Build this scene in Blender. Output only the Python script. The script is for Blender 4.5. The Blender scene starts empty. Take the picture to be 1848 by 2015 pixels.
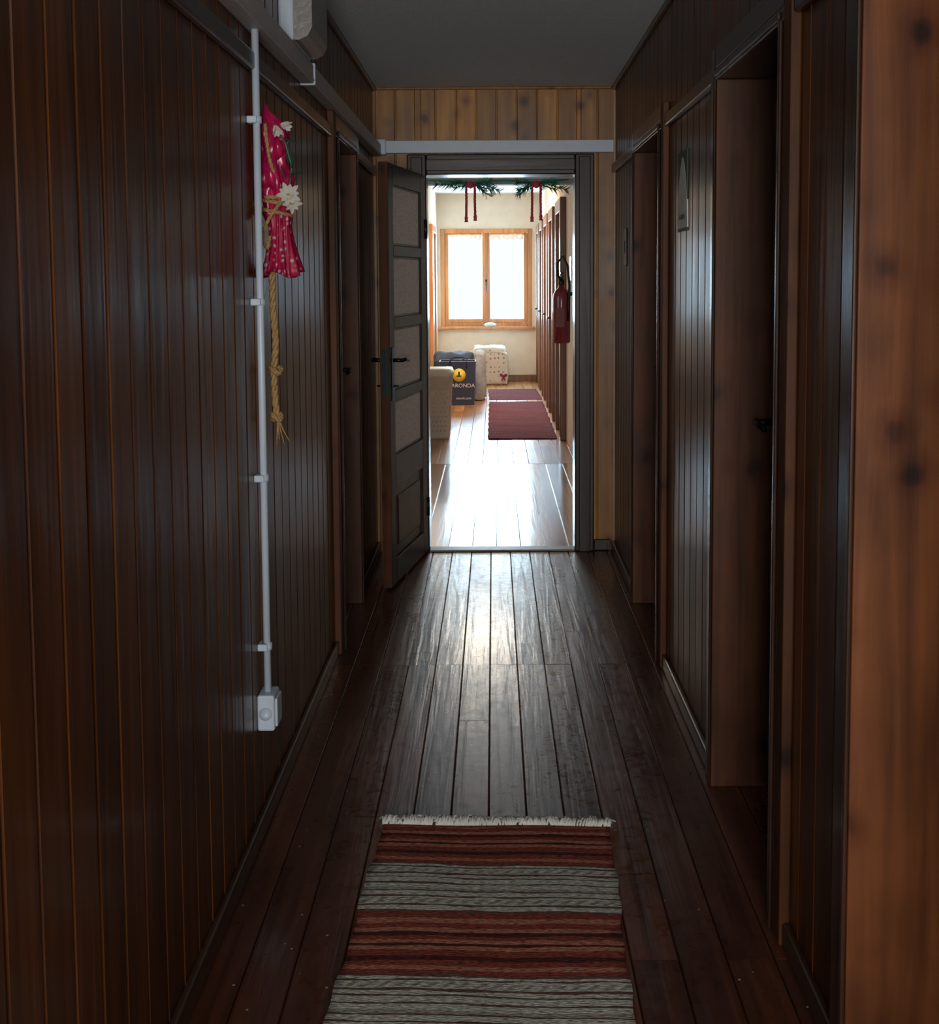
import bpy, bmesh, math, random
from mathutils import Matrix, Vector
random.seed(7)
scene=bpy.context.scene
try:
    scene.view_settings.view_transform='Standard'
    scene.view_settings.look='None'
except Exception: pass
COL=scene.collection

# ------------------------------------------------------------ materials
def _new(name):
    m=bpy.data.materials.new(name); m.use_nodes=True
    nt=m.node_tree; nt.nodes.clear()
    out=nt.nodes.new('ShaderNodeOutputMaterial'); b=nt.nodes.new('ShaderNodeBsdfPrincipled')
    nt.links.new(b.outputs[0],out.inputs[0])
    return m,nt,b
def N(nt,t,**kw):
    n=nt.nodes.new(t)
    for k,v in kw.items(): setattr(n,k,v)
    return n
def ramp(nt,stops,interp='LINEAR'):
    r=nt.nodes.new('ShaderNodeValToRGB'); e=r.color_ramp.elements; r.color_ramp.interpolation=interp
    while len(e)>1: e.remove(e[-1])
    e[0].position=stops[0][0]; e[0].color=(*stops[0][1],1)
    for p,c in stops[1:]:
        x=e.new(p); x.color=(*c,1)
    return r
def mth(nt,op,a,b=None,c=None):
    n=nt.nodes.new('ShaderNodeMath'); n.operation=op
    for i,v in enumerate((a,b,c)):
        if v is None: continue
        if isinstance(v,(int,float)): n.inputs[i].default_value=v
        else: nt.links.new(v,n.inputs[i])
    return n.outputs[0]
def plain(name,col,rough=.5,metal=0,noise=.12,nscale=20,bump=.0,trans=0,emit=None,coat=0):
    m,nt,b=_new(name)
    tc=N(nt,'ShaderNodeTexCoord'); n=N(nt,'ShaderNodeTexNoise'); n.inputs['Scale'].default_value=nscale; n.inputs['Detail'].default_value=4
    nt.links.new(tc.outputs['Object'],n.inputs['Vector'])
    lo=[c*(1-noise) for c in col]; hi=[min(1,c*(1+noise)) for c in col]
    r=ramp(nt,[(.3,lo),(.7,hi)]); nt.links.new(n.outputs[0],r.inputs[0]); nt.links.new(r.outputs[0],b.inputs['Base Color'])
    b.inputs['Roughness'].default_value=rough; b.inputs['Metallic'].default_value=metal
    b.inputs['Transmission Weight'].default_value=trans; b.inputs['Coat Weight'].default_value=coat
    if bump:
        bp=N(nt,'ShaderNodeBump'); bp.inputs['Strength'].default_value=bump; bp.inputs['Distance'].default_value=.01
        nt.links.new(n.outputs[0],bp.inputs['Height']); nt.links.new(bp.outputs[0],b.inputs['Normal'])
    return m
def wood(name,dark,light,grain='Z',rough=.3,rv=.15,knots=.0,bump=.15,coat=.3,fine=28,specks=False,blotch=0.5,spec=.5,kth=1.0,kz=.55):
    m,nt,b=_new(name)
    tc=N(nt,'ShaderNodeTexCoord'); mp=N(nt,'ShaderNodeMapping')
    s={'X':(.05,1,1),'Y':(1,.05,1),'Z':(1,1,.05)}[grain]
    mp.inputs['Scale'].default_value=s
    nt.links.new(tc.outputs['Object'],mp.inputs['Vector'])
    at=N(nt,'ShaderNodeAttribute'); at.attribute_name='brd'
    w=mth(nt,'MULTIPLY',at.outputs['Fac'],37.0)
    n=N(nt,'ShaderNodeTexNoise'); n.noise_dimensions='4D'
    n.inputs['Scale'].default_value=fine; n.inputs['Detail'].default_value=7; n.inputs['Distortion'].default_value=.6
    nt.links.new(mp.outputs[0],n.inputs['Vector']); nt.links.new(w,n.inputs['W'])
    n2=N(nt,'ShaderNodeTexNoise'); n2.noise_dimensions='4D'
    n2.inputs['Scale'].default_value=3.0; n2.inputs['Detail'].default_value=3
    mp2=N(nt,'ShaderNodeMapping'); mp2.inputs['Scale'].default_value=tuple((.5 if knots==0 else 1.1) if v<1 else 1.6 for v in s)
    nt.links.new(tc.outputs['Object'],mp2.inputs['Vector']); nt.links.new(mp2.outputs[0],n2.inputs['Vector']); nt.links.new(w,n2.inputs['W'])
    r=ramp(nt,[(.3,dark),(.52,[(a+c)/2 for a,c in zip(dark,light)]),(.72,light)])
    nt.links.new(n.outputs[0],r.inputs[0])
    v=mth(nt,'MULTIPLY_ADD',at.outputs['Fac'],.5,.75)
    v2=mth(nt,'MULTIPLY_ADD',n2.outputs[0],blotch*2,1-blotch)
    v3=mth(nt,'MULTIPLY',v,v2)
    col=r.outputs[0]
    if knots>0:
        vo=N(nt,'ShaderNodeTexVoronoi'); mk=N(nt,'ShaderNodeMapping')
        mk.inputs['Scale'].default_value=tuple(knots*kz if q<1 else knots for q in s)
        nd=N(nt,'ShaderNodeTexNoise'); nd.inputs['Scale'].default_value=14
        add=N(nt,'ShaderNodeVectorMath',operation='MULTIPLY_ADD'); add.inputs[1].default_value=(.03,.03,.03)
        nt.links.new(tc.outputs['Object'],nd.inputs['Vector']); nt.links.new(nd.outputs['Color'],add.inputs[0]); nt.links.new(tc.outputs['Object'],add.inputs[2])
        nt.links.new(add.outputs[0],mk.inputs['Vector']); nt.links.new(mk.outputs[0],vo.inputs['Vector'])
        vo.inputs['Scale'].default_value=1.0
        kr=ramp(nt,[(.07*kth,(.12,.08,.06)),(.13*kth,(.38,.28,.22)),(.18*kth,(.7,.6,.5)),(.36*kth,(1,1,1))]); nt.links.new(vo.outputs['Distance'],kr.inputs[0])
        mx=N(nt,'ShaderNodeMix',data_type='RGBA',blend_type='MULTIPLY'); mx.inputs[0].default_value=.95
        nt.links.new(col,mx.inputs[6]); nt.links.new(kr.outputs[0],mx.inputs[7]); col=mx.outputs[2]
    hs=N(nt,'ShaderNodeHueSaturation'); nt.links.new(v3,hs.inputs['Value']); nt.links.new(col,hs.inputs['Color'])
    col=hs.outputs[0]
    if specks:
        sp=N(nt,'ShaderNodeTexVoronoi'); sp.inputs['Scale'].default_value=16; nt.links.new(tc.outputs['Object'],sp.inputs['Vector'])
        sr=mth(nt,'LESS_THAN',sp.outputs['Distance'],.05)
        mx=N(nt,'ShaderNodeMix',data_type='RGBA'); mx.inputs[7].default_value=(.4,.38,.35,1)
        nt.links.new(sr,mx.inputs[0]); nt.links.new(col,mx.inputs[6]); col=mx.outputs[2]
    nt.links.new(col,b.inputs['Base Color'])
    rr=mth(nt,'MULTIPLY_ADD',n2.outputs[0],rv*2,rough-rv)
    if specks: # scuffs in the varnish
        ns=N(nt,'ShaderNodeTexNoise'); ns.inputs['Scale'].default_value=24; ns.inputs['Detail'].default_value=8; ns.inputs['Distortion'].default_value=1.5
        nt.links.new(tc.outputs['Object'],ns.inputs['Vector'])
        rr=mth(nt,'ADD',rr,mth(nt,'MULTIPLY_ADD',ns.outputs[0],.4,-.2))
        nt.links.new(mth(nt,'MULTIPLY',mth(nt,'GREATER_THAN',ns.outputs[0],.36),coat),b.inputs['Coat Weight'])
    else: b.inputs['Coat Weight'].default_value=coat
    nt.links.new(rr,b.inputs['Roughness'])
    b.inputs['Coat Roughness'].default_value=.14
    b.inputs['Specular IOR Level'].default_value=spec
    bp=N(nt,'ShaderNodeBump'); bp.inputs['Strength'].default_value=bump; bp.inputs['Distance'].default_value=.006
    h=mth(nt,'MULTIPLY_ADD',n2.outputs[0],1.5,n.outputs[0])
    nt.links.new(h,bp.inputs['Height']); nt.links.new(bp.outputs[0],b.inputs['Normal']); nt.links.new(bp.outputs[0],b.inputs['Coat Normal'])
    return m

M={}
M['panel']=wood('dark_panel_wood',(.038,.0105,.002),(.135,.042,.0075),'Z',.36,.16,0,.28,.15,blotch=.75,spec=.35)
M['frame']=wood('dark_frame_wood',(.020,.009,.006),(.052,.023,.014),'Z',.26,.1,0,.12,.25)
M['frameh']=wood('dark_frame_wood_h',(.024,.011,.007),(.056,.026,.016),'Y',.3,.1,0,.12,.2)
M['frx']=wood('dark_frame_wood_x',(.013,.008,.007),(.032,.019,.014),'X',.35,.1,0,.12,.1,spec=.3)
M['leaf']=wood('dark_leaf_wood',(.013,.008,.007),(.032,.019,.014),'Z',.35,.1,0,.12,.05,spec=.25)
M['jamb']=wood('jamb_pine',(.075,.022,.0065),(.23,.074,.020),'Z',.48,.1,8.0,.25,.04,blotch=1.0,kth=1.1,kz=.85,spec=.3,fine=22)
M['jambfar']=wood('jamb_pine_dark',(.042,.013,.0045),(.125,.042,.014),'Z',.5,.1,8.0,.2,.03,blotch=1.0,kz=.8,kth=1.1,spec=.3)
M['casing']=wood('casing_pine_dark',(.045,.014,.004),(.11,.038,.011),'Z',.5,.1,8.0,.1,.0,blotch=.7,kz=.8,spec=.25)
M['pine']=wood('end_wall_pine',(.23,.088,.011),(.45,.21,.034),'Z',.42,.1,8.5,.1,.08,kth=1.15,kz=.85,blotch=.75)
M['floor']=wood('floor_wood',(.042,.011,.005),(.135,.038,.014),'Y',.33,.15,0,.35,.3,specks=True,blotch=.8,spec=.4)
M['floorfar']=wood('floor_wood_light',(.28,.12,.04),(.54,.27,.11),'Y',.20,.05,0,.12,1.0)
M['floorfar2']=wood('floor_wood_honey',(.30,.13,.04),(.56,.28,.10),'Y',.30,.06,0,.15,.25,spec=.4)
M['closet']=wood('closet_wood',(.10,.036,.012),(.22,.085,.03),'Z',.4,.1,0,.1,.2)
M['honey']=wood('window_honey_wood',(.42,.16,.05),(.66,.3,.11),'Z',.35,.1,0,.05,.2)
M['ceil']=plain('ceiling_plaster',(.80,.90,1.0),.9,noise=.07,nscale=90,bump=.3)
M['white']=plain('cream_wall_paint',(.82,.71,.58),.85,noise=.04,nscale=8,bump=.05)
M['wceil']=plain('far_ceiling_paint',(.75,.73,.7),.9,noise=.03,nscale=8)
M['plastic']=plain('white_plastic',(.55,.65,.76),.35,noise=.03)
M['trunk']=plain('grey_trunking',(.52,.48,.47),.5,noise=.06)
M['black']=plain('black_metal',(.015,.015,.017),.35,.6,noise=.1)
M['brass']=plain('dull_blue_metal',(.05,.1,.13),.3,.8,noise=.1)
M['gap']=plain('dark_underlay',(.008,.006,.005),.9)

# ------------------------------------------------------------ mesh helpers
class MB:
    def __init__(s): s.v=[];s.f=[];s.mi=[];s.br=[];s.mats=[];s.sm=[]
    def mat(s,m):
        if m not in s.mats: s.mats.append(m)
        return s.mats.index(m)
    def add(s,vs,fs,m,br=None,smooth=False):
        o=len(s.v); s.v+=[tuple(v) for v in vs]; i=s.mat(m); br=random.random() if br is None else br
        for f in fs: s.f.append(tuple(o+k for k in f)); s.mi.append(i); s.br.append(br); s.sm.append(smooth)
    def box(s,x0,x1,y0,y1,z0,z1,m,ch=.0,br=None,M4=None):
        x0,x1=min(x0,x1),max(x0,x1);y0,y1=min(y0,y1),max(y0,y1);z0,z1=min(z0,z1),max(z0,z1)
        bm=bmesh.new(); bmesh.ops.create_cube(bm,size=1)
        for v in bm.verts: v.co=Vector(((x0+x1)/2+v.co.x*(x1-x0),(y0+y1)/2+v.co.y*(y1-y0),(z0+z1)/2+v.co.z*(z1-z0)))
        if ch>0: bmesh.ops.bevel(bm,geom=bm.edges[:],offset=min(ch,.45*min(x1-x0,y1-y0,z1-z0)),segments=2,affect='EDGES',profile=.5)
        if M4: bm.transform(M4)
        bm.verts.index_update()
        s.add([v.co[:] for v in bm.verts],[[v.index for v in f.verts] for f in bm.faces],m,br); bm.free()
    def prism(s,prof,fn,a,b,m,br=None):
        n=len(prof); vs=[fn(p,a) for p in prof]+[fn(p,b) for p in prof]
        fs=[(i,(i+1)%n,n+(i+1)%n,n+i) for i in range(n)]+[tuple(range(n))[::-1],tuple(range(n,2*n))]
        s.add(vs,fs,m,br)
    def tube(s,pts,r,m,seg=8,br=None,caps=True):
        pts=[Vector(p) for p in pts]; vs=[];n=len(pts)
        up=None
        for i,p in enumerate(pts):
            t=(pts[min(i+1,n-1)]-pts[max(i-1,0)]).normalized()
            if up is None: up=t.orthogonal().normalized()
            up=(up-t*up.dot(t)).normalized() if (up-t*up.dot(t)).length>1e-5 else t.orthogonal().normalized()
            w=t.cross(up); rr=r[i] if isinstance(r,(list,tuple)) else r
            for k in range(seg):
                a=2*math.pi*k/seg; vs.append(p+(up*math.cos(a)+w*math.sin(a))*rr)
        fs=[(i*seg+k,i*seg+(k+1)%seg,(i+1)*seg+(k+1)%seg,(i+1)*seg+k) for i in range(n-1) for k in range(seg)]
        if caps: fs+=[tuple(range(seg))[::-1],tuple((n-1)*seg+k for k in range(seg))]
        s.add(vs,fs,m,br,True)
    def lathe(s,prof,c,m,seg=24,fold=0,nf=7,tw=0,sx=1,sy=1,axis='Z',off=None,hem=0):
        vs=[]
        for j,(r,z) in enumerate(prof):
            ox,oy=off[j] if off else (0,0)
            for k in range(seg):
                a=2*math.pi*k/seg; f=fold[j] if isinstance(fold,(list,tuple)) else fold
                rr=r*(1+f*math.sin(nf*a+tw*z)+f*.5*math.sin((nf*2+1)*a-tw*z*1.7+1))
                zz=z+hem*(j/len(prof))*math.sin(3*a+1)*1.0
                if axis=='Z': vs.append((c[0]+ox+rr*math.cos(a)*sx,c[1]+oy+rr*math.sin(a)*sy,c[2]+zz))
                elif axis=='X': vs.append((c[0]+z,c[1]+rr*math.cos(a),c[2]+rr*math.sin(a)))
                else: vs.append((c[0]+rr*math.cos(a),c[1]+z,c[2]+rr*math.sin(a)))
        n=len(prof)
        fs=[(j*seg+k,j*seg+(k+1)%seg,(j+1)*seg+(k+1)%seg,(j+1)*seg+k) for j in range(n-1) for k in range(seg)]
        fs+=[tuple(range(seg))[::-1],tuple((n-1)*seg+k for k in range(seg))]
        s.add(vs,fs,m,None,True)
    def done(s,name,parent=None,fix=True):
        me=bpy.data.meshes.new(name); me.from_pydata(s.v,[],s.f)
        for m in s.mats: me.materials.append(m)
        me.polygons.foreach_set('material_index',s.mi); me.polygons.foreach_set('use_smooth',s.sm)
        a=me.attributes.new('brd','FLOAT','FACE'); a.data.foreach_set('value',s.br)
        if fix:
            bm=bmesh.new(); bm.from_mesh(me); bmesh.ops.recalc_face_normals(bm,faces=bm.faces[:]); bm.to_mesh(me); bm.free()
        me.update()
        ob=bpy.data.objects.new(name,me); COL.objects.link(ob)
        if parent: ob.parent=parent
        return ob
def empty(name):
    e=bpy.data.objects.new(name,None); e.empty_display_size=.1; COL.objects.link(e); return e

LX,RX=-.62,.635      # corridor side walls
YE=6.40              # end wall
CZ=2.43
TH=.12
# ------------------------------------------------------------ panelled walls
def board_run(mb,u0,u1,fn,z0,z1,m,pitch=.12,off=0,th=TH,g=.007,c=.0055,fl=.004):
    k=math.floor((u0-off)/pitch)
    while off+k*pitch<u1-1e-4:
        a=max(u0,off+k*pitch); b=min(u1,off+(k+1)*pitch); k+=1
        if b-a<.004: continue
        cc=min(c,(b-a)*.3)*random.uniform(.7,1.2)
        prof=[(a,-th),(a,-g),(a+fl*.5,-g),(a+fl*.5+cc,0),(b-fl*.5-cc,0),(b-fl*.5,-g),(b,-g),(b,-th)] if b-a>.03 else [(a,-th),(a,0),(b,0),(b,-th)]
        mb.prism(prof,fn,z0,z1,m)
fl_left=lambda p,z:(LX+p[1],p[0],z)
fl_right=lambda p,z:(RX-p[1],p[0],z)
TOP=1.985; J=.03
L_open=[(4.70,5.35)]
R_open=[(1.1,2.04),(2.63,3.37),(4.52,5.33)]
def side_wall(name,fn,opens,off):
    mb=MB(); y=-2.5
    for a,b in opens:
        board_run(mb,y,a-J,fn,0,CZ,M['panel'],off=off)
        board_run(mb,a-J,b+J,fn,TOP+J,CZ,M['panel'],off=off)
        y=b+J
    board_run(mb,y,YE,fn,0,CZ,M['panel'],off=off)
    return mb.done(name)
side_wall('wall_left',fl_left,L_open,.04)
side_wall('wall_right',fl_right,R_open,.07)

# end wall (pine boards) with doorway
DX0,DX1=-.345,.425
mb=MB(); fe=lambda p,z:(p[0],YE-p[1],z)
board_run(mb,LX,DX0-.03,fe,0,CZ,M['pine'],pitch=.105,off=-.61,th=.14,g=.005,c=.004)
board_run(mb,DX0-.03,DX1+.03,fe,1.98+.03,CZ,M['pine'],pitch=.105,off=-.61,th=.14,g=.005,c=.004)
board_run(mb,DX1+.03,RX,fe,0,CZ,M['pine'],pitch=.105,off=-.61,th=.14,g=.005,c=.004)
mb.done('wall_end')

# ------------------------------------------------------------ side doors
def lever(mb,x,y,z,sx,dy,m):
    mb.box(x,x+sx*.008,y-.02,y+.02,z-.11,z+.09,m,.003)
    mb.tube([(x,y,z),(x+sx*.05,y,z)],.009,m)
    mb.tube([(x+sx*.048,y,z),(x+sx*.052,y+dy*.04,z),(x+sx*.05,y+dy*.11,z-.006)],[.009,.008,.007],m)
    mb.lathe([(.011,0),(.011,.01)],(x,y,z-.07),m,12,axis='X')
def side_door(name,s,wx,prot,a,b,leaf,jm,back=.09):
    e=empty(name); face=wx-s*prot; deep=leaf+s*.05
    mb=MB()
    mb.box(face,deep,a-J,a,0,TOP,M['frame'],.003)
    mb.box(face,deep,b,b+J,0,TOP,jm,.003)
    mb.box(face,deep,a-J,b+J,TOP,TOP+J,M['frameh'],.003)
    mb.done('jambs',e)
    mb=MB()
    mb.box(face,wx,a-back,a-J-.0005,0,TOP+.09,M['casing'],.004)
    mb.box(face,wx,b+J+.0005,b+back,0,TOP+.09,M['frame'],.004)
    mb.box(face,wx,a-J,b+J,TOP+J+.0005,TOP+.09,M['frameh'],.004)
    mb.box(face-s*.008,face,a-.022,a-.004,0,TOP,M['frame'],.004)
    mb.box(face-s*.008,face,b+.004,b+.022,0,TOP,M['frame'],.004)
    mb.box(face-s*.008,face,a,b,TOP+.004,TOP+.022,M['frameh'],.004)
    mb.done('casing',e)
    mb=MB(); x0,x1=leaf,leaf+s*.04
    st=.1; g=.003
    mb.box(x0,x1,a+g,a+st,.01,TOP-g,M['frame'],.003); mb.box(x0,x1,b-st,b-g,.01,TOP-g,M['frame'],.003)
    for z0,z1 in((.01,.2),(.95,1.08),(1.85,TOP-g)): mb.box(x0,x1,a+st,b-st,z0,z1,M['frameh'],.003)
    for z0,z1 in((.2,.95),(1.08,1.85)):
        mb.box(x0+s*.014,x1-s*.01,a+st,b-st,z0,z1,M['frame'])
        mb.box(x0+s*.006,x0+s*.02,a+st+.04,b-st-.04,z0+.04,z1-.04,M['frame'],.008)
    mb.done('leaf',e)
    mb=MB(); lever(mb,x0,b-.055,1.05,-s,-1,M['black']); mb.done('handle',e)
    return e
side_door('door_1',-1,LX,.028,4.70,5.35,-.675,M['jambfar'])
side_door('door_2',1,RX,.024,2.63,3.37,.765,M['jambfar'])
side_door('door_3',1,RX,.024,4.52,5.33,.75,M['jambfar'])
side_door('door_4',1,RX,.026,1.1,2.04,.9,M['jamb'],.1)

# ------------------------------------------------------------ end doorway frame + open glazed door
e=empty('door_frame')
mb=MB(); y0=YE-.035
for x0,x1 in((DX0-.1,DX0),(DX1,DX1+.1)):
    mb.box(x0,x1,y0,YE,0,2.085,M['leaf'],.006)
    mb.box(x0+.02,x1-.02,y0-.008,y0,0,2.07,M['leaf'],.004)
mb.box(DX0,DX1,y0,YE,1.98,2.085,M['frx'],.006)
mb.box(DX0,DX1,y0-.008,y0,2.0,2.06,M['frx'],.004)
mb.done('casing',e)
mb=MB()
mb.box(DX0-.03,DX0,YE,YE+.16,0,1.98,M['frame'],.002); mb.box(DX1,DX1+.03,YE,YE+.16,0,1.98,M['frame'],.002)
mb.box(DX0-.03,DX1+.03,YE,YE+.16,1.98,2.01,M['frx'],.002)
mb.done('jambs',e)
mb=MB(); mb.box(DX0,DX1,YE-.03,YE+.06,.0,.010,plain('threshold_metal',(.22,.2,.19),.45,.2),.003); mb.done('threshold',e)

e=empty('door_5')
hin=Vector((-.352,6.345)); tip=Vector((-.478,5.575)); d=(tip-hin); W=d.length; d.normalize()
M4=Matrix(((d.x,d.y,0,hin.x),(d.y,-d.x,0,hin.y),(0,0,1,0),(0,0,0,1)))
def LB(mb,a,b,t0,t1,z0,z1,m,ch=.004): mb.box(a,b,t0,t1,z0,z1,m,ch,M4=M4)
TS=1 if (M4@Vector((0,1,0))-M4@Vector((0,0,0))).x<0 else -1
T=.045*TS
mb=MB(); H=1.975; st=.1
LB(mb,0,st,0,T,.012,H,M['leaf']); LB(mb,W-st,W-.003,0,T,.012,H,M['leaf'])
LB(mb,W-.003,W,0,T,.012,H,M['casing'],.001)
rails=[(.012,.13),(.47,.62),(.875,.925),(1.215,1.265),(1.55,1.6),(1.88,H)]
for z0,z1 in rails: LB(mb,st,W-st,0,T,z0,z1,M['frx'])
LB(mb,st,W-st,.012*TS,.033*TS,.13,.47,M['frx']); LB(mb,st+.05,W-st-.05,.004*TS,.04*TS,.18,.42,M['frx'],.01)
for i in range(1,5):
    z0,z1=rails[i][1],rails[i+1][0]
    for (a,b,c,dd) in((st,st+.012,z0,z1),(W-st-.012,W-st,z0,z1),(st,W-st,z0,z0+.012),(st,W-st,z1-.012,z1)):
        LB(mb,a,b,.008*TS,.037*TS,c,dd,M['frx'],.003)
mb.done('leaf',e)
gm,nt,b=_new('patterned_glass'); b.inputs['Roughness'].default_value=.5; b.inputs['Specular IOR Level'].default_value=.8
tc=N(nt,'ShaderNodeTexCoord'); vo=N(nt,'ShaderNodeTexVoronoi'); vo.inputs['Scale'].default_value=70; nt.links.new(tc.outputs['Object'],vo.inputs['Vector'])
vr=ramp(nt,[(.1,(.62,.46,.40)),(.5,(.98,.80,.72))]); nt.links.new(vo.outputs['Distance'],vr.inputs[0]); nt.links.new(vr.outputs[0],b.inputs['Base Color'])
bp=N(nt,'ShaderNodeBump'); bp.inputs['Strength'].default_value=.5; bp.inputs['Distance'].default_value=.004; nt.links.new(vo.outputs['Distance'],bp.inputs['Height']); nt.links.new(bp.outputs[0],b.inputs['Normal'])
mb=MB()
for i in range(1,5): LB(mb,st,W-st,.010*TS,.016*TS,rails[i][1],rails[i+1][0],gm,0)
mb.done('glass_panes',e)
mb=MB()
for sgn,t0 in((-1,0),(1,.045)):
    tt=t0*TS; o=sgn*TS
    mb.box(W-.075,W-.035,tt,tt+o*.006,.88,1.13,M['brass'],.003,M4=M4)
    P=lambda a,t,z:M4@Vector((a,t,z))
    mb.tube([P(W-.055,tt,1.07),P(W-.055,tt+o*.05,1.07)],.009,M['black'])
    mb.tube([P(W-.055,tt+o*.048,1.07),P(W-.1,tt+o*.052,1.072),P(W-.17,tt+o*.05,1.062)],[.009,.009,.007],M['black'])
    mb.tube([P(W-.055,tt,.95),P(W-.055,tt+o*.03,.95)],.004,M['black'])
mb.box(W,W+.003,.012*TS,.034*TS,.9,1.12,M['brass'],.001,M4=M4)
mb.done('handle',e)
mb=MB()
for z in(.25,1.7): mb.tube([(hin.x+.002,hin.y+.006,z-.05),(hin.x+.002,hin.y+.006,z+.05)],.009,M['black'])
mb.done('hinges',e)

# ------------------------------------------------------------ floors
def boards_floor(name,x0,x1,y0,y1,joints,m,off=-.02,pitch=.102):
    mb=MB(); k=math.floor((x0-off)/pitch); c=.0025
    while off+k*pitch<x1-1e-4:
        a=max(x0,off+k*pitch); b=min(x1,off+(k+1)*pitch); k+=1
        if b-a<.01: continue
        js=[y0]+[j for j in joints(k) if y0<j<y1]+[y1]
        for p,q in zip(js[:-1],js[1:]):
            dz=random.uniform(-.0006,.0006)
            prof=[(a+.001,-.03),(a+.001,-c),(a+.001+c,dz),(b-.001-c,dz),(b-.001,-c),(b-.001,-.03)]
            mb.prism(prof,lambda P,t:(P[0],t,P[1]),p+.001,q-.001,m)
    mb.box(x0,x1,y0,y1,-.08,-.012,M['gap'])
    return mb.done(name)
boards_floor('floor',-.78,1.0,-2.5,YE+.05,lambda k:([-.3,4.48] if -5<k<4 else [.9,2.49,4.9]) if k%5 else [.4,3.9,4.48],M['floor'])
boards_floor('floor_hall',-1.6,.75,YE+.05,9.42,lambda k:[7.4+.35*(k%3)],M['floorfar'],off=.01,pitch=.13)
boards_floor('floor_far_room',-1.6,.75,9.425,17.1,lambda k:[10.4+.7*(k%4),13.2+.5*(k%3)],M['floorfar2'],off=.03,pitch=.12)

# ceilings
mb=MB(); mb.box(-.8,1.0,-2.6,YE+.14,CZ,CZ+.08,M['ceil']); mb.done('ceiling')
mb=MB(); mb.box(-1.6,.8,YE+.14,17.2,2.6,2.7,M['wceil']); mb.done('ceiling_far')
mb=MB()
mb.box(LX,LX+.02,-2.4,YE,CZ-.018,CZ,M['frameh'],.004); mb.box(RX-.02,RX,-2.4,YE,CZ-.018,CZ,M['frameh'],.004)
mb.box(LX+.02,RX-.02,YE-.02,YE,CZ-.014,CZ,M['pine'],.004)
mb.done('trim_1')
mb=MB()
mb.box(LX,LX+.022,-2.4,4.60,1.975,2.02,M['frameh'],.006); mb.box(LX,LX+.022,5.445,YE-.04,1.975,2.02,M['frameh'],.006)
for a,b in((-2.4,.99),(2.145,2.535),(3.465,4.425),(5.425,YE-.04)): mb.box(RX-.02,RX,a,b,1.985,2.03,M['frameh'],.006)
mb.done('trim_2')
def baseb(name,x0,x1,segs,h=.055):
    mb=MB()
    for a,b in segs: mb.box(x0,x1,a,b,0.001,h,M['frameh'],.006)
    mb.done(name)
baseb('baseboard_left',LX,LX+.018,[(-2.4,4.605),(5.445,YE-.02)])
baseb('baseboard_right',RX-.018,RX,[(-2.4,.99),(2.145,2.535),(3.465,4.425),(5.425,YE-.02)])
mb=MB(); mb.box(DX1+.102,RX-.02,YE-.016,YE,.001,.06,M['frx'],.004); mb.done('baseboard_end')

# wall behind camera with an unseen window added to let the front fill in
mb=MB()
mb.box(-.76,-.55,-2.62,-2.5,0,CZ,M['panel']); mb.box(.58,1.0,-2.62,-2.5,0,CZ,M['panel'])
mb.box(-.55,.58,-2.62,-2.5,0,.55,M['panel']); mb.box(-.55,.58,-2.62,-2.5,2.2,CZ,M['panel'])
mb.done('wall_back')
mb=MB()
for q in((-.55,-.5,.55,2.2),(.53,.58,.55,2.2),(-.5,.53,.55,.6),(-.5,.53,2.15,2.2),(-.005,.035,.6,2.15)): mb.box(q[0],q[1],-2.6,-2.54,q[2],q[3],M['honey'],.004)
mb.done('added_back_window')

# ------------------------------------------------------------ hall and far room shell
YF=17.0
mb=MB(); mb.box(.64,.75,YE+.14,YF,0,2.6,M['white']); mb.done('wall_far_right')
mb=MB(); mb.box(-1.6,-1.5,YE+.14,9.42,0,2.6,M['white']); mb.box(-.9,-.78,9.42,YF,0,2.6,M['white']); mb.box(-1.5,-.9,9.42,9.52,0,2.6,M['white'])
mb.done('wall_far_left')
mb=MB(); mb.box(-1.5,LX-.14,YE+.02,YE+.14,0,2.6,M['white']); mb.box(LX-.14,.75,YE+.1,YE+.145,2.43,2.62,M['white']); mb.box(LX-.14,DX0-.03,YE+.1405,YE+.16,0,2.6,M['white']); mb.box(DX1+.03,.64,YE+.1405,YE+.16,0,2.6,M['white']); mb.done('wall_hall_front')
WX0,WX1,WZ0,WZ1=-.735,.535,.76,2.12
mb=MB()
mb.box(-.9,WX0,YF,YF+.16,0,2.6,M['white']); mb.box(WX1,.75,YF,YF+.16,0,2.6,M['white'])
mb.box(WX0,WX1,YF,YF+.16,0,WZ0,M['white']); mb.box(WX0,WX1,YF,YF+.16,WZ1,2.6,M['white'])
mb.done('wall_far')
mb=MB(); mb.box(-.78,.6,YF-.015,YF,.001,.09,M['closet'],.004); mb.done('baseboard_far')
mb=MB(); mb.box(-.78,.64,9.44,9.54,2.2,2.6,M['wceil'],.004); mb.box(-.78,.64,9.42,9.56,2.16,2.2,plain('beam_trim',(.35,.32,.3),.6),.004); mb.done('beam')
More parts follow.
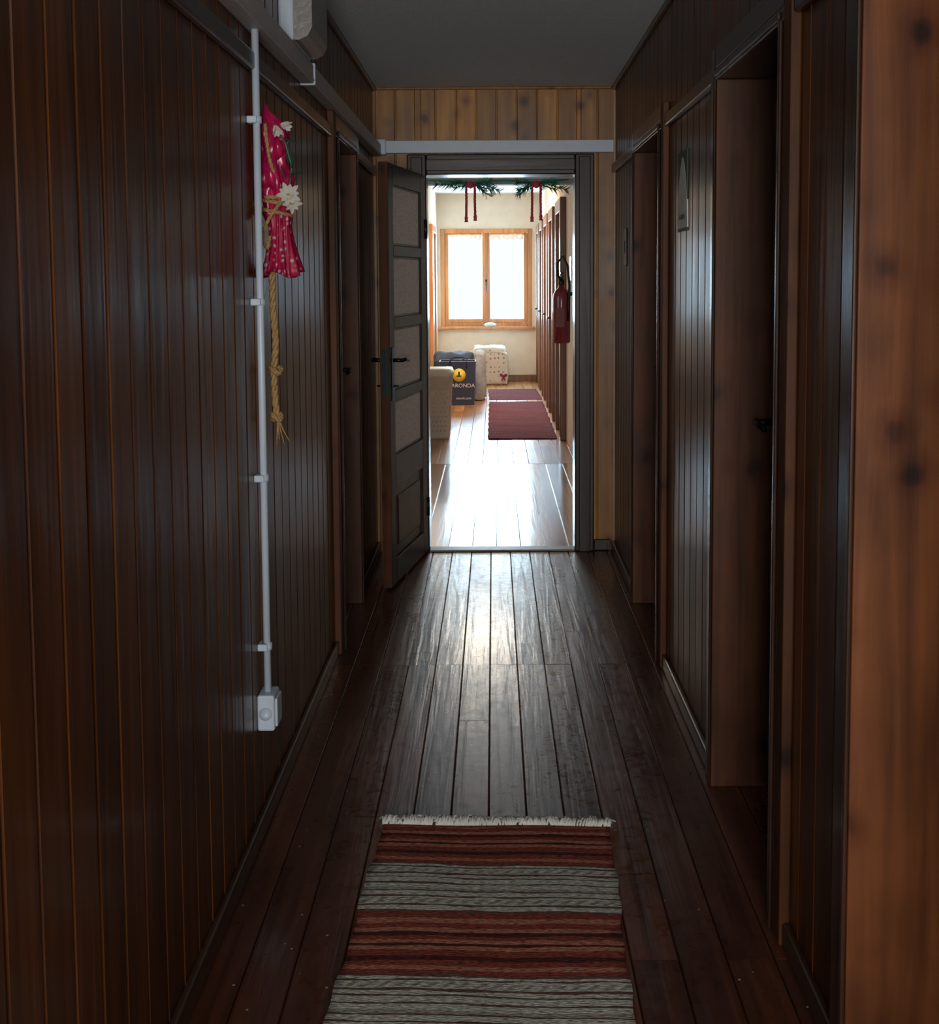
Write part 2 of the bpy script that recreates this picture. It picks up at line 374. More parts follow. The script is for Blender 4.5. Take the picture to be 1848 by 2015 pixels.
# far window
e=empty('window_1'); mb=MB()
def fr(mb,x0,x1,z0,z1,w,y0,y1,m,ch=.006):
    mb.box(x0,x0+w,y0,y1,z0,z1,m,ch); mb.box(x1-w,x1,y0,y1,z0,z1,m,ch)
    mb.box(x0+w,x1-w,y0,y1,z0,z0+w,m,ch); mb.box(x0+w,x1-w,y0,y1,z1-w,z1,m,ch)
fr(mb,WX0,WX1,WZ0,WZ1,.06,YF-.02,YF+.1,M['honey'])
mid=(WX0+WX1)/2
fr(mb,WX0+.06,mid,WZ0+.06,WZ1-.06,.055,YF+.0,YF+.05,M['honey']); fr(mb,mid,WX1-.06,WZ0+.06,WZ1-.06,.055,YF+.0,YF+.05,M['honey'])
mb.box(mid-.018,mid+.018,YF-.02,YF,WZ0+.06,WZ1-.06,M['honey'],.005)
mb.box(WX0-.04,WX1+.04,YF-.09,YF,WZ0-.03,WZ0+.005,M['honey'],.006)
mb.done('frame',e)
mb=MB(); hz=1.38
mb.box(mid-.014,mid+.014,YF-.03,YF-.02,hz-.04,hz+.04,M['black'],.003); mb.tube([(mid,YF-.03,hz),(mid,YF-.07,hz),(mid,YF-.075,hz-.12)],.009,M['black']); mb.done('window_handle',e)
lace=plain('lace',(.9,.88,.82),.9,trans=0); mb=MB()
for x0,x1 in((WX0+.11,mid-.05),(mid+.05,WX1-.11)):
    n=36; vs=[];fs=[]
    for i in range(n+1):
        x=x0+(x1-x0)*i/n; yy=YF-.012+.006*math.sin(i*1.3); dz=.045+.02*abs(math.sin(i/n*math.pi*5))
        vs+=[(x,yy,WZ1-.085),(x,yy-.002,WZ1-.085-dz)]
    for i in range(n): fs.append((2*i,2*i+1,2*i+3,2*i+2))
    mb.add(vs,fs,lace)
mb.done('lace_valance',e)
mb=MB(); mb.lathe([(.0,0),(.075,.0),(.09,.025),(.06,.05),(.02,.06)],(mid+.05,YF-.05,WZ0+.005),M['plastic'],16,fold=.1,nf=5,sy=.4); mb.done('sill_ornament')

# doors seen at grazing angle on the right of the far room
cream=plain('cream_door_paint',(.66,.62,.55),.35,noise=.04)
for i,(a,b) in enumerate(((10.75,11.65),(12.2,13.1),(13.5,14.4),(14.8,15.7),(16.0,16.85))):
    e=empty('door_%d'%(8+i)); mb=MB()
    mb.box(.585,.64,a,a+.12,0,2.15,M['closet'],.005); mb.box(.585,.64,b-.12,b,0,2.15,M['closet'],.005); mb.box(.585,.64,a+.12,b-.12,2.03,2.15,M['closet'],.005)
    mb.box(.62,.64,a+.12,b-.12,.01,2.03,cream,.003)
    for z0,z1 in((.15,.95),(1.08,1.9)): mb.box(.612,.62,a+.22,b-.22,z0,z1,cream,.003)
    mb.tube([(.62,b-.17,1.02),(.57,b-.17,1.02),(.57,b-.28,1.02)],.009,M['black'])
    mb.done('body',e)
for i,(a,b) in enumerate(((11.3,12.2),(14.9,15.8))):
    e=empty('door_%d'%(6+i)); mb=MB()
    mb.box(-.78,-.735,a,a+.09,0,2.1,M['honey'],.005); mb.box(-.78,-.735,b-.09,b,0,2.1,M['honey'],.005); mb.box(-.78,-.735,a+.09,b-.09,2.01,2.1,M['honey'],.005)
    mb.box(-.78,-.755,a+.09,b-.09,.01,2.01,M['honey'],.003); mb.done('frame_and_leaf',e)

# ------------------------------------------------------------ trunking, conduit, emergency light
e=empty('cable_trunking')
mb=MB(); mb.box(LX,LX+.045,-2.4,YE-.045,2.075,2.135,M['trunk'],.004)
mb.box(LX+.045,LX+.047,-2.4,YE-.045,2.082,2.088,M['trunk'])
for y in(4.0,): mb.box(LX+.0,LX+.05,y-.012,y+.012,2.07,2.14,M['plastic'],.003)
mb.done('wall_run',e)
mb=MB(); mb.box(LX,RX-.01,YE-.045,YE-.0,2.09,2.155,M['plastic'],.004); mb.box(LX-.0,LX+.07,YE-.055,YE,2.082,2.163,M['plastic'],.006); mb.done('end_run',e)

e=empty('electrical_conduit')
cx,cy=LX+.022,3.13
mb=MB(); mb.tube([(cx,cy,.36),(cx,cy,1.2),(cx,cy,2.075)],.0095,M['plastic'],14); 
for z in(1.85,1.39,.935,.49):
    mb.tube([(cx,cy,z-.009),(cx,cy,z+.009)],.0135,M['plastic'],14); mb.box(LX,cx+.004,cy-.02,cy+.02,z-.009,z+.009,M['plastic'],.003)
mb.done('pipe',e)
mb=MB(); mb.box(LX,LX+.045,cy-.04,cy+.04,.275,.37,M['plastic'],.006); mb.box(LX+.045,LX+.052,cy-.033,cy+.033,.285,.36,M['plastic'],.004)
mb.lathe([(.0,0),(.017,0),(.017,-.004),(.0,-.005)],(LX+.022,cy-.04,.322),M['plastic'],16,axis='Y')
mb.done('socket_box',e)
e=empty('emergency_light')
mb=MB(); mb.box(LX,LX+.045,3.60,3.95,2.138,2.38,M['plastic'],.008); mb.done('housing',e)
lens=plain('smoky_lens',(.26,.25,.24),.3,noise=.1,nscale=60,bump=.2)
mb=MB(); 
prof=[(2.142,0),(2.142,.015),(2.155,.04),(2.18,.052),(2.33,.052),(2.36,.04),(2.372,.015),(2.372,0)]
mb.prism([(q[1],q[0]) for q in prof],lambda p,t:(LX+.045+p[0],t,p[1]),3.612,3.938,lens); mb.done('lens',e)

# ------------------------------------------------------------ hanging bouquet with rope
e=empty('hanging_bouquet')
fab,nt,b=_new('red_dotted_fabric')
tc=N(nt,'ShaderNodeTexCoord'); vo=N(nt,'ShaderNodeTexVoronoi'); vo.inputs['Scale'].default_value=60; nt.links.new(tc.outputs['Object'],vo.inputs['Vector'])
fr1=ramp(nt,[(.0,(.55,.48,.52)),(.24,(.48,.33,.38)),(.34,(.42,.007,.06)),(1,(.32,.004,.04))]); nt.links.new(vo.outputs['Distance'],fr1.inputs[0]); nt.links.new(fr1.outputs[0],b.inputs['Base Color']); b.inputs['Roughness'].default_value=.45
sat=plain('red_satin',(.44,.010,.08),.25,noise=.35,nscale=30); straw=plain('straw_rope',(.42,.26,.10),.8,noise=.3,nscale=150,bump=.4)
wht=plain('petal_white',(.55,.53,.48),.7); grn=plain('leaf_green',(.035,.16,.08),.5,noise=.3); yel=plain('stamen_yellow',(.5,.33,.07),.6)
bx,by=-.575,3.25
mb=MB()
mb.lathe([(.003,.02),(.008,.0),(.022,-.015),(.034,-.04),(.040,-.07),(.030,-.10),(.034,-.14),(.042,-.18),(.040,-.215),(.026,-.25),(.03,-.27),(.022,-.29)],(bx-.003,by,1.89),sat,64,
   fold=[.0,.1,.2,.28,.26,.25,.3,.28,.25,.2,.15,.1],nf=5,tw=26,off=[(-.02,0),(-.018,0),(-.014,0),(-.006,0),(0,0),(-.006,0),(-.004,0),(.0,0),(.003,0),(.002,0),(.002,0),(0,0)])
mb.lathe([(.004,.02),(.02,.01),(.026,-.01),(.02,-.03),(.005,-.04)],(bx+.008,by-.02,1.80),sat,32,fold=.25,nf=4,tw=40)
mb.lathe([(.004,.03),(.02,.015),(.028,-.01),(.022,-.04),(.005,-.05)],(bx-.012,by-.022,1.73),sat,32,fold=.25,nf=4,tw=40)
mb.done('satin_wrap',e)
mb=MB()
mb.lathe([(.02,.0),(.026,-.015),(.038,-.04),(.034,-.07),(.038,-.10),(.048,-.14),(.058,-.175),(.066,-.195),(.063,-.195),(.045,-.165),(.02,-.1)],(bx+.012,by,1.655),fab,80,fold=[.1,.15,.22,.15,.15,.17,.2,.2,.2,.15,.1],nf=8,tw=6,sx=.74,hem=.012)
mb.done('skirt',e)
def rope(mb,path,r,m,turn=70,n=80,str_=3):
    P=[Vector(p) for p in path]; L=len(P)-1; pts=[]
    for i in range(n+1):
        t=i/n*L; k=min(int(t),L-1); u=t-k
        p0=P[max(k-1,0)];p1=P[k];p2=P[k+1];p3=P[min(k+2,L)]
        pts.append(.5*((2*p1)+(-p0+p2)*u+(2*p0-5*p1+4*p2-p3)*u*u+(-p0+3*p1-3*p2+p3)*u**3))
    for s in range(str_):
        q=[]; dist=0
        for i,p in enumerate(pts):
            t=(pts[min(i+1,n)]-pts[max(i-1,0)]).normalized()
            ref=Vector((0,1,0)) if abs(t.y)<.8 else Vector((1,0,0)); a=(ref-t*ref.dot(t)).normalized(); c=t.cross(a)
            if i: dist+=(pts[i]-pts[i-1]).length
            ph=dist/ (r*9)*2*math.pi+s*2*math.pi/str_
            q.append(p+(a*math.cos(ph)+c*math.sin(ph))*r*.55)
        mb.tube(q,r*.62,m,6)
mb=MB()
rx=-.588
rope(mb,[(rx+.004,by,1.53),(rx,by,1.4),(rx+.006,by,1.28),(rx+.0,by+.0,1.2),(rx+.004,by,1.1),(rx+.01,by,1.075)],.0085,straw,n=150)
for z,r in((1.205,.012),(1.08,.010)):
    rope(mb,[(rx+.004+r*math.cos(a)*1.2,by+r*math.sin(a)*1.2,z+.007*math.sin(a*2)) for a in [k*2*math.pi/8 for k in range(10)]],.007,straw,n=40)
for dx,dy,l in((-.005,.01,.09),(.012,.0,.075),(.004,-.012,.06),(.022,.005,.07),(.0,.02,.05)):
    mb.tube([(rx+.008,by,1.08),(rx+.008+dx*.6,by+dy*.6,1.08-l*.5),(rx+.008+dx*1.4,by+dy,1.08-l)],[.0028,.0022,.0012],straw,5)
for z,R in((1.672,.036),(1.658,.038),(1.625,.042)):
    rope(mb,[(bx+R*math.cos(a),by+R*math.sin(a),z+.01*math.sin(a+z*30)) for a in [k*2*math.pi/12 for k in range(14)]],.0052,straw,n=60)
rope(mb,[(bx+.022,by-.03,1.68),(bx+.0,by-.048,1.74),(bx-.01,by-.05,1.80),(bx-.015,by-.045,1.85)],.0045,straw,n=30)
rope(mb,[(bx+.03,by-.03,1.66),(bx+.0,by-.045,1.62),(bx-.022,by-.045,1.58),(bx-.026,by-.04,1.545),(bx-.014,by-.05,1.53),(bx-.008,by-.05,1.56)],.0045,straw,n=50)
mb.done('rope',e)
mb=MB()
def petal(mb,c,dirv,side,l,w,m,cup=.3):
    c=Vector(c);dirv=Vector(dirv).normalized();side=Vector(side).normalized();nn=dirv.cross(side)
    vs=[];
    for t,ww in((0,.25),(.3,.8),(.6,1),(.85,.6),(1,.04)):
        for s in(-1,0,1): vs.append(c+dirv*l*t+side*(s*w*ww*.5)+nn*(cup*l*t*t*.5-abs(s)*w*-.12))
    fs=[(3*i+j,3*i+j+1,3*i+j+4,3*i+j+3) for i in range(4) for j in range(2)]
    mb.add(vs,fs,m,None,True)
def star(mb,c,nrm,R,npet,m,w):
    nrm=Vector(nrm).normalized(); u=nrm.orthogonal().normalized(); v=nrm.cross(u)
    for k in range(npet):
        a=2*math.pi*k/npet; dd=u*math.cos(a)+v*math.sin(a); petal(mb,c,dd,nrm.cross(dd),R*(1 if k%2 else .8),w,m)
    mb.lathe([(.0,0),(.005,.002),(.005,.005),(.0,.007)],Vector(c)-Vector((0,.004,.004)),yel,8)
star(mb,(bx+.042,by-.045,1.668),(.3,-1,.1),.034,10,wht,.014)
star(mb,(bx+.05,by-.04,1.645),(.5,-1,-.4),.028,8,wht,.012)
for c_,dd in(((bx+.012,by-.05,1.845),(.4,-.3,-1)),((bx+.026,by-.045,1.85),(.9,-.2,-.3))):
    for k in range(5):
        a=k*1.256; q=Vector(dd)+Vector((math.cos(a)*.45,0,math.sin(a)*.45)); petal(mb,c_,q,(math.sin(a),-.3,-math.cos(a)),.03,.016,wht)
mb.tube([(bx+.04,by-.035,1.67),(bx+.05,by-.03,1.74),(bx+.035,by-.035,1.80),(bx+.01,by-.04,1.845)],.0025,grn,6)
for c,dd,l in(((bx+.03,by-.03,1.815),(.9,-.2,-.2),.04),((bx+.045,by-.03,1.79),(.3,-.2,-1),.055),((bx+.04,by-.035,1.70),(.3,-.4,.9),.05),((bx+.05,by-.03,1.72),(.8,-.3,.3),.03),((bx+.03,by-.035,1.71),(-.3,-.3,.9),.035)):
    petal(mb,c,dd,(.3,-1,.2),l,.018,grn)
mb.done('flowers',e)

# leaflet on right wall
mb=MB(); pm=plain('leaflet_paper',(.95,.93,.85),.6,noise=.15,nscale=25); pg=plain('leaflet_green',(.04,.09,.06),.6)
prof=[(3.99,1.61),(4.2,1.61),(4.19,1.70),(4.17,1.76),(4.14,1.81),(4.11,1.84),(4.09,1.845),(4.06,1.82),(4.02,1.76),(4.0,1.70)]
mb.prism(prof,lambda p,t:(t,p[0],p[1]),RX-.0045,RX-.0005,pm)
mb.box(RX-.006,RX-.0045,4.04,4.15,1.64,1.655,pg); mb.box(RX-.004,RX-.0003,4.0,4.19,1.60,1.865,pg)
mb.done('leaflet')
mb=MB(); mb.box(RX-.009,RX,5.80,5.88,1.5,1.68,M['frame'],.004); mb.box(RX-.014,RX-.009,5.82,5.86,1.56,1.62,M['frame'],.003); mb.done('light_switch')

# ------------------------------------------------------------ rugs
def rug_mat(name,L,stops,rib,zs=.5):
    m,nt,b=_new(name); tc=N(nt,'ShaderNodeTexCoord'); sp=N(nt,'ShaderNodeSeparateXYZ'); nt.links.new(tc.outputs['Object'],sp.inputs[0])
    n=N(nt,'ShaderNodeTexNoise'); n.inputs['Scale'].default_value=1; n.inputs['Detail'].default_value=5; mp=N(nt,'ShaderNodeMapping'); mp.inputs['Scale'].default_value=(9,90,10)
    nt.links.new(tc.outputs['Object'],mp.inputs[0]); nt.links.new(mp.outputs[0],n.inputs['Vector'])
    jit=mth(nt,'MULTIPLY_ADD',n.outputs[0],.018,-.009)
    u=mth(nt,'ADD',mth(nt,'MULTIPLY',sp.outputs['Y'],-1),jit); u=mth(nt,'DIVIDE',mth(nt,'MODULO',u,L),L)
    r=ramp(nt,stops,'CONSTANT'); nt.links.new(u,r.inputs[0])
    n3=N(nt,'ShaderNodeTexNoise'); n3.inputs['Scale'].default_value=1; n3.inputs['Detail'].default_value=4; mp3=N(nt,'ShaderNodeMapping'); mp3.inputs['Scale'].default_value=(70,300,10); nt.links.new(tc.outputs['Object'],mp3.inputs[0]); nt.links.new(mp3.outputs[0],n3.inputs['Vector'])
    v=mth(nt,'MULTIPLY_ADD',n3.outputs[0],3.6,-.8)
    hs=N(nt,'ShaderNodeHueSaturation'); nt.links.new(v,hs.inputs['Value']); nt.links.new(r.outputs[0],hs.inputs['Color']); 
    zz=mth(nt,'SINE',mth(nt,'MULTIPLY_ADD',sp.outputs['X'],190.0,mth(nt,'MULTIPLY',sp.outputs['Y'],-200.0)))
    row=ramp(nt,rib,'CONSTANT'); nt.links.new(u,row.inputs[0])
    k=mth(nt,'MULTIPLY',mth(nt,'MULTIPLY',mth(nt,'GREATER_THAN',zz,.25),row.outputs[0]),zs)
    mx=N(nt,'ShaderNodeMix',data_type='RGBA'); nt.links.new(k,mx.inputs[0]); nt.links.new(hs.outputs[0],mx.inputs[6]); mx.inputs[7].default_value=(.08,.05,.05,1)
    nt.links.new(mx.outputs[2],b.inputs['Base Color']); b.inputs['Roughness'].default_value=.95; b.inputs['Specular IOR Level'].default_value=.1
    bp=N(nt,'ShaderNodeBump'); bp.inputs['Strength'].default_value=.8; bp.inputs['Distance'].default_value=.004; nt.links.new(n3.outputs[0],bp.inputs['Height']); nt.links.new(bp.outputs[0],b.inputs['Normal'])
    return m
R1=(.22,.050,.032);R2=(.07,.020,.016);C1=(.47,.47,.41);C2=(.32,.30,.26);D1=(.13,.07,.055);P1=(.38,.15,.10)
P=.48
def S(l): return [(a/P,c) for a,c in l]
st1=S([(0,P1),(.02,R1),(.04,P1),(.055,R2),(.07,R1),(.085,P1),(.10,R2),(.11,P1),(.125,R1),(.15,R2),(.165,R1),(.185,P1),(.20,R1),(.217,D1),(.224,C1),(.234,D1),(.240,C1),(.268,D1),(.276,C1),(.29,D1),(.296,C1),(.318,D1),(.324,C1),(.345,C2),(.355,D1),(.361,C1),(.38,D1),(.388,C1),(.42,D1),(.427,C1),(.445,D1),(.455,R1)])
rw=S([(0,(0,0,0)),(.244,(1,1,1)),(.264,(0,0,0)),(.392,(1,1,1)),(.416,(0,0,0))])
def rug(name,cx,ytip,wid,ln,ang,m,fr,fringe=True,amp=.0025):
    e=empty(name); mb=MB(); nx,ny=24,int(ln/.02); vs=[];fs=[]
    hgt=lambda x,y:.009+amp*(math.sin(y*11+x*3)+math.sin(x*17+y*4)*.6)
    for j in range(ny+1):
        y=-ln*j/ny
        for i in range(nx+1):
            x=(i/nx-.5)*wid*(1+.012*math.sin(y*14)+.008*math.sin(y*41)); vs.append((x,y,hgt(x,y)))
    n0=len(vs); vs+=[(v[0],v[1],.0015) for v in vs]
    W_=nx+1
    for j in range(ny):
        for i in range(nx):
            a=j*W_+i; fs.append((a,a+1,a+W_+1,a+W_)); fs.append((n0+a,n0+a+W_,n0+a+W_+1,n0+a+1))
    for i in range(nx):
        for q in(i,ny*W_+i): fs.append((q,q+1,n0+q+1,n0+q))
    for j in range(ny):
        for q in(j*W_,j*W_+nx): fs.append((q,q+W_,n0+q+W_,n0+q))
    mb.add(vs,fs,m,.5,True); mb.done('woven_body',e)
    if fringe:
        mb=MB()
        for k in range(260):
            x=(random.random()-.5)*wid*1.0
            for s,yb in((1,0),(-1,-ln)):
                dx=random.uniform(-.035,.035); l=random.uniform(.02,.065)
                mb.tube([(x,yb-s*.006,hgt(x,yb)),(x+dx*.2,yb+s*l*.4,.014+random.random()*.008),(x+dx*.7,yb+s*l*.7,.010),(x+dx,yb+s*l*random.uniform(.7,1),.004)],[.0036,.0034,.003,.0016],fr,4)
        mb.done('fringe',e)
    e.location=(cx,ytip,0); e.rotation_euler=(0,0,math.radians(ang))
    return e
fringe=plain('fringe_yarn',(.66,.66,.62),.95)
rug('runner_rug',.0,3.12,.60,2.3,-2.3,rug_mat('striped_rag_weave',P,st1,rw),fringe)
RR=(.17,.028,.042);RD=(.05,.013,.018);RP=(.32,.15,.16)
st2=[(a/.12,c) for a,c in[(0,RR),(.02,RD),(.03,RR),(.05,RP),(.06,RR),(.08,RD),(.09,RR),(.11,RP)]]
rm=rug_mat('red_weave',.12,st2,[(0,(1,1,1)),(.4,(0,0,0)),(.6,(1,1,1))],.8)
rug('red_rug',.255,14.1,.62,3.25,0,rm,fringe,False)
rug('red_rug.001',.235,15.7,.62,1.3,1,rm,fringe,False)

# ------------------------------------------------------------ far objects
def soft(mb,x0,x1,y0,y1,z0,z1,m,amp=.015,taper=.0,seg=8,ch=.03,seed=0):
    bm=bmesh.new(); bmesh.ops.create_cube(bm,size=1)
    for v in bm.verts: v.co=Vector(((x0+x1)/2+v.co.x*(x1-x0)*(1-(taper if v.co.z>0 else 0)),(y0+y1)/2+v.co.y*(y1-y0)*(1-(taper if v.co.z>0 else 0)),(z0+z1)/2+v.co.z*(z1-z0)))
    bmesh.ops.bevel(bm,geom=bm.edges[:],offset=ch,segments=3,affect='EDGES',profile=.5)
    bmesh.ops.subdivide_edges(bm,edges=bm.edges[:],cuts=2,use_grid_fill=True)
    for v in bm.verts:
        if v.co.z>z0+.02:
            c=v.co; v.co+=Vector((math.sin(c.z*23+c.y*17+seed),math.sin(c.x*19+c.z*27+seed*2),math.sin(c.x*21+c.y*13+seed)*.9))*amp
    bm.verts.index_update(); mb.add([v.co[:] for v in bm.verts],[[v.index for v in f.verts] for f in bm.faces],m,None,True); bm.free()
# laundry basket
e=empty('laundry_basket'); bk=plain('basket_plastic',(.68,.65,.60),.5,noise=.05)
mb=MB(); X0,X1,Y0,Y1=-.72,-.375,10.85,11.25
def ringbox(z,sc,off=0):
    cx_,cy_=(X0+X1)/2,(Y0+Y1)/2; w=(X1-X0)/2*sc+off; d_=(Y1-Y0)/2*sc+off; r=.05; o=[]
    for qx,qy,a0 in((1,1,0),(-1,1,90),(-1,-1,180),(1,-1,270)):
        for k in range(5):
            a=math.radians(a0+k*22.5); o.append((cx_+qx*(w-r)+r*math.cos(a),cy_+qy*(d_-r)+r*math.sin(a),z))
    return o
rings=[ringbox(.0,.82),ringbox(.02,.84),ringbox(.56,.98),ringbox(.565,1.04),ringbox(.6,1.05),ringbox(.605,1.02),ringbox(.63,.96),ringbox(.635,.6)]
vs=[v for r in rings for v in r]; n=20
fs=[(j*n+k,j*n+(k+1)%n,(j+1)*n+(k+1)%n,(j+1)*n+k) for j in range(len(rings)-1) for k in range(n)]+[tuple(range(n))[::-1],tuple((len(rings)-1)*n+k for k in range(n))]
mb.add(vs,fs,bk,None,True); mb.done('tub_and_lid',e)
mb=MB(); hole=plain('basket_hole',(.48,.44,.40),.8)
for r in range(11):
    z=.08+r*.042; sc=.84+(z-.02)/.54*.14; xr=(X0+X1)/2+(X1-X0)/2*sc; yf=(Y0+Y1)/2-(Y1-Y0)/2*sc
    for k in range(7):
        x=(X0+X1)/2+(k-3)*.04*sc+(.02 if r%2 else 0)*.6; mb.box(x-.009,x+.009,yf-.0015,yf+.004,z-.009,z+.009,hole,.002)
        y=(Y0+Y1)/2+(k-3)*.045*sc; mb.box(xr-.004,xr+.0015,y-.009,y+.009,z-.009,z+.009,hole,.002)
mb.done('lattice_holes',e)

# shopping bag
e=empty('shopping_bag'); navy=plain('navy_bag',(.03,.045,.10),.5,noise=.1); pale=plain('bag_side_grey',(.35,.37,.42),.6)
mb=MB()
mb.prism([(-.60,.0),(-.225,.0),(-.205,.50),(-.62,.50)],lambda p,t:(p[0],t,p[1]),13.80,13.815,navy)
mb.prism([(-.60,.0),(-.225,.0),(-.205,.50),(-.62,.50)],lambda p,t:(p[0],t,p[1]),14.10,14.115,navy)
mb.prism([(13.815,.0),(14.10,.0),(14.10,.5),(13.96,.485),(13.815,.5)],lambda p,t:(t-(.5-p[1])*.04+.0,p[0],p[1]),-.216,-.206,pale)
mb.prism([(13.815,.0),(14.10,.0),(14.10,.5),(13.815,.5)],lambda p,t:(t+(.5-p[1])*.04,p[0],p[1]),-.622,-.612,pale)
mb.box(-.59,-.235,13.815,14.1,.001,.012,navy)
mb.done('panels',e)
mb=MB()
for yy in(13.795,14.12): mb.tube([(-.5,yy,.42),(-.5,yy,.51),(-.45,yy-.03,.53),(-.36,yy-.03,.53),(-.31,yy,.51),(-.31,yy,.42)],.007,navy,6)
mb.done('handles',e)
mb=MB(); yb=plain('yellow_print',(.85,.62,.05),.5); wp=plain('white_print',(.8,.8,.8),.5)
mb.lathe([(.0,0),(.075,0),(.075,-.004),(.0,-.004)],(-.395,13.799,.345),yb,32,axis='Y')
mb.box(-.425,-.37,13.793,13.7949,.325,.342,navy); mb.box(-.405,-.385,13.793,13.7949,.342,.385,navy)
mb.done('printed_mark',e)
def text(s,x,z,size,y,m,par,name):
    c=bpy.data.curves.new(name,'FONT'); c.body=s; c.size=size; c.extrude=.001; c.align_x='CENTER'; o=bpy.data.objects.new(name,c); COL.objects.link(o)
    o.location=(x,y,z); o.rotation_euler=(math.pi/2,0,0); c.materials.append(m); o.parent=par
text('LARONDA',-.365,.205,.062,13.795,wp,e,'lettering'); text('stanok.com',-.345,.07,.038,13.795,wp,e,'small_lettering')
e=empty('fabric_bundle'); mb=MB(); nv2=plain('dark_blue_cloth',(.06,.08,.13),.85,noise=.3,nscale=9)
soft(mb,-.72,-.22,14.3,14.75,.0,.56,nv2,.02,.05,ch=.08,seed=2)
mb.done('dark_blanket',e)
mb=MB(); soft(mb,-.24,-.10,14.25,14.75,.0,.58,plain('pale_cloth',(.42,.42,.45),.9,noise=.15),.015,.05,ch=.06,seed=5); mb.done('pale_pillow',e)

# dotted cloth-covered box
e=empty('covered_pouf')
pd,nt,b=_new('dotted_cloth'); tc=N(nt,'ShaderNodeTexCoord'); vo=N(nt,'ShaderNodeTexVoronoi'); vo.inputs['Scale'].default_value=17; vo.inputs['Randomness'].default_value=.3
nt.links.new(tc.outputs['Object'],vo.inputs['Vector']); r=ramp(nt,[(0,(.34,.08,.07)),(.2,(.42,.2,.16)),(.27,(.60,.55,.48))]); nt.links.new(vo.outputs['Distance'],r.inputs[0]); nt.links.new(r.outputs[0],b.inputs['Base Color']); b.inputs['Roughness'].default_value=.9
mb=MB(); soft(mb,-.30,.19,16.35,16.85,.0,.45,pd,.012,.03,ch=.05,seed=1); soft(mb,-.29,.18,16.36,16.84,.42,.52,pd,.012,.16,ch=.04,seed=3); mb.done('cloth_cover',e)
mb=MB(); bow=plain('bow_red',(.22,.015,.04),.5)
for s in(-1,1): petal(mb,(.13,16.33,.13),(s,-.05,.25),(0,-.2,1),.055,.045,bow); petal(mb,(.13,16.33,.13),(s*.3,-.05,-1),(1,-.2,0),.08,.03,bow)
mb.lathe([(0,-.015),(.015,-.01),(.015,.01),(0,.015)],(.13,16.325,.13),bow,8); mb.done('bow',e)

# fire extinguisher
e=empty('fire_extinguisher'); red=plain('extinguisher_red',(.18,.007,.013),.3,noise=.08,coat=.5)
ex,ey=.545,9.78; mb=MB()
mb.lathe([(.0,0),(.06,0),(.07,.012),(.07,.36),(.066,.39),(.05,.425),(.026,.445),(.024,.47),(.0,.47)],(ex,ey,.92),red,28); mb.done('cylinder',e)
mb=MB()
mb.lathe([(.022,0),(.026,.01),(.022,.05),(.0,.055)],(ex,ey,1.385),M['black'],14)
mb.box(ex-.012,ex+.012,ey-.1,ey+.02,1.44,1.455,M['black'],.004); mb.box(ex-.012,ex+.012,ey-.1,ey+.02,1.475,1.487,M['black'],.004)
mb.tube([(ex,ey,1.42),(ex-.03,ey-.03,1.46),(ex-.035,ey-.03,1.56),(ex+.01,ey-.03,1.62),(ex+.045,ey-.04,1.54),(ex+.06,ey-.05,1.38),(ex+.055,ey-.055,1.2),(ex+.05,ey-.055,1.1)],.010,M['black'],8)
mb.box(ex+.0,.64,ey-.02,ey+.02,1.30,1.33,M['black'],.004)
mb.done('valve_and_hose',e)
mb=MB(); mb.box(ex-.05,ex+.02,ey-.0712,ey-.06,1.05,1.2,plain('ext_label',(.2,.04,.045),.5)); mb.done('label',e)
mb=MB(); mb.box(.634,.64,9.95,10.2,1.42,1.62,M['plastic'],.002); mb.box(.632,.634,9.98,10.17,1.45,1.58,red); mb.done('safety_sign')

# garland on beam
e=empty('pine_garland'); mb=MB(); pn=plain('pine_needles',(.03,.20,.12),.6,noise=.4); gy=9.38
def sprig(x,z,dx,dz,l):
    a=Vector((x,gy,z)); d_=Vector((dx,-.15,dz)).normalized(); mb.tube([a,a+d_*l],[.004,.002],pn,5)
    for k in range(46):
        t=random.uniform(.1,1); p=a+d_*l*t; q=Vector((random.uniform(-1,1),random.uniform(-1,.1),random.uniform(-1,1))); q=(q-d_*q.dot(d_)).normalized()*.85+d_*.8
        mb.tube([p,p+q.normalized()*random.uniform(.035,.06)],[.0035,.0015],pn,3)
for x,dx,dz in((-.16,-1,.12),(-.16,-.9,-.15),(-.16,1,.1),(-.15,1,-.3),(-.14,.8,-.6),(-.08,1,-.35),(-.28,-1,.0),(.33,-1,.1),(.33,-1,-.35),(.3,-.7,-.55),(.33,1,.1),(.34,1,-.3),(.42,1,-.3)):
    sprig(x,2.155,dx,dz,.15)
mb.tube([(-.5,gy,2.19),(-.16,gy,2.17),(.08,gy,2.185),(.33,gy,2.17),(.58,gy,2.19)],.006,pn,5)
mb.done('sprigs',e)
mb=MB(); cord=plain('red_cord',(.45,.03,.06),.7)
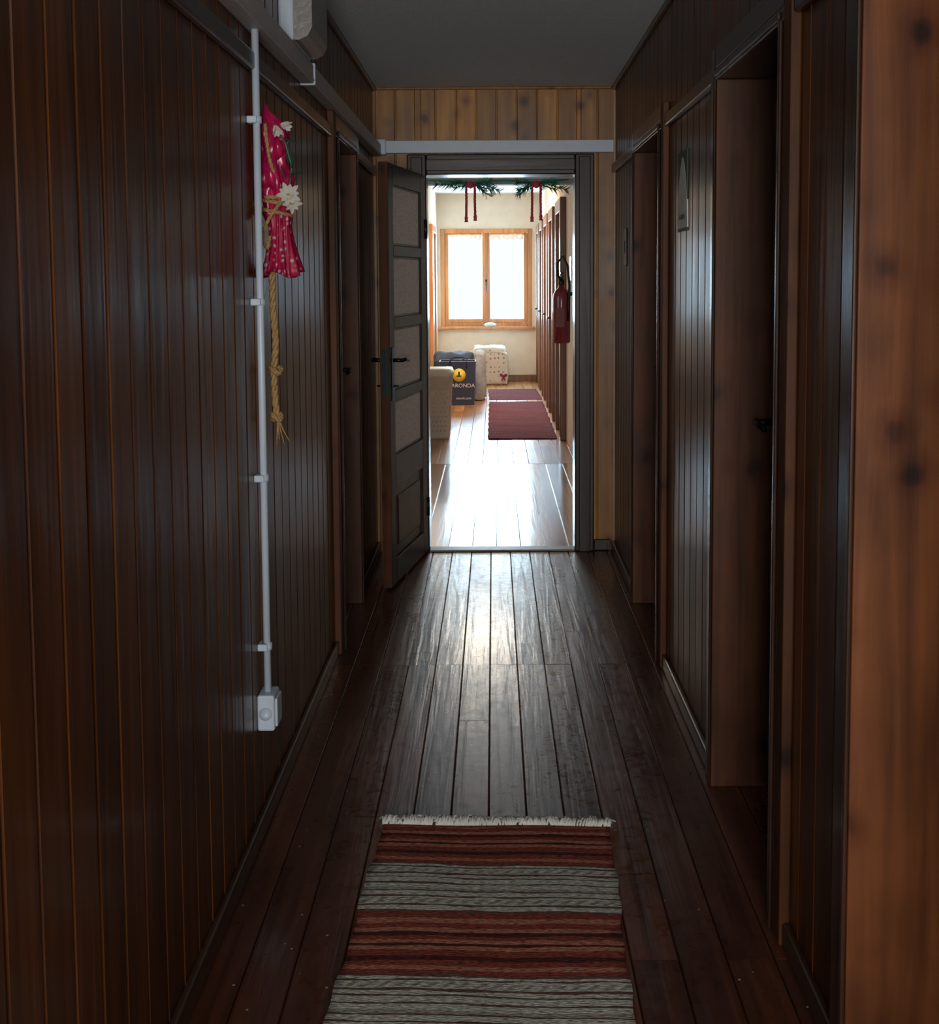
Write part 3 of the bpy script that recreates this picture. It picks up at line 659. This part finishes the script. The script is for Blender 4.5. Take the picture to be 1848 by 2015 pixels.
for x in(-.17,.33):
    for s,l in((-1,.23),(1,.22)):
        rope(mb,[(x,gy-.03,2.17),(x+s*.03,gy-.035,2.14),(x+s*.032,gy-.035,2.14-l*.5),(x+s*.034,gy-.035,2.14-l)],.009,cord,n=50)
        mb.lathe([(.004,0),(.014,-.01),(.011,-.03),(.015,-.045),(0,-.047)],(x+s*.034,gy-.035,2.145-l),cord,8)
    mb.lathe([(0,.03),(.02,.02),(.026,0),(.02,-.02),(0,-.03)],(x,gy-.04,2.15),cord,12)
mb.done('cords',e)

# ------------------------------------------------------------ lights / world
w=bpy.data.worlds.new('World'); scene.world=w; w.use_nodes=True
w.node_tree.nodes['Background'].inputs[0].default_value=(.8,.9,1,1); w.node_tree.nodes['Background'].inputs[1].default_value=1.2
def area(name,loc,rot,sx,sy,p,c):
    l=bpy.data.lights.new(name,'AREA'); l.shape='RECTANGLE'; l.size=sx; l.size_y=sy; l.energy=p; l.color=c
    o=bpy.data.objects.new(name,l); o.location=loc; o.rotation_euler=[math.radians(a) for a in rot]; COL.objects.link(o); return o
area('daylight_far_window',(-.1,YF+.35,1.5),(-90,0,0),1.9,1.8,310,(.50,.78,1))
area('back_fill_light',(0,-2.75,1.3),(95,0,0),1.3,1.7,185,(1,.95,.90))  # added front fill, shining in through the made-up window behind the camera
area('hall_side_fill',(-1.45,8.0,1.5),(0,-90,0),1.2,1.2,10,(.6,.82,1))  # added fill to brighten the right hall wall, no window here
area('far_room_fill',(-.1,13.2,2.57),(0,0,0),.5,1.5,48,(1,.82,.60))  # added warm fill for the far room walls, no fixture modelled

# ------------------------------------------------------------ camera
cam=bpy.data.cameras.new('camera'); co=bpy.data.objects.new('camera',cam); COL.objects.link(co)
cam.sensor_width=36; cam.lens=36*2400/2015; cam.shift_x=-48/2015; cam.shift_y=-273/2015; cam.clip_start=.05
co.matrix_world=Matrix.Translation((0,0,1.45))@Matrix.Rotation(math.radians(90-4.5),4,'X')@Matrix.Rotation(math.radians(-.3),4,'Z')
scene.camera=co
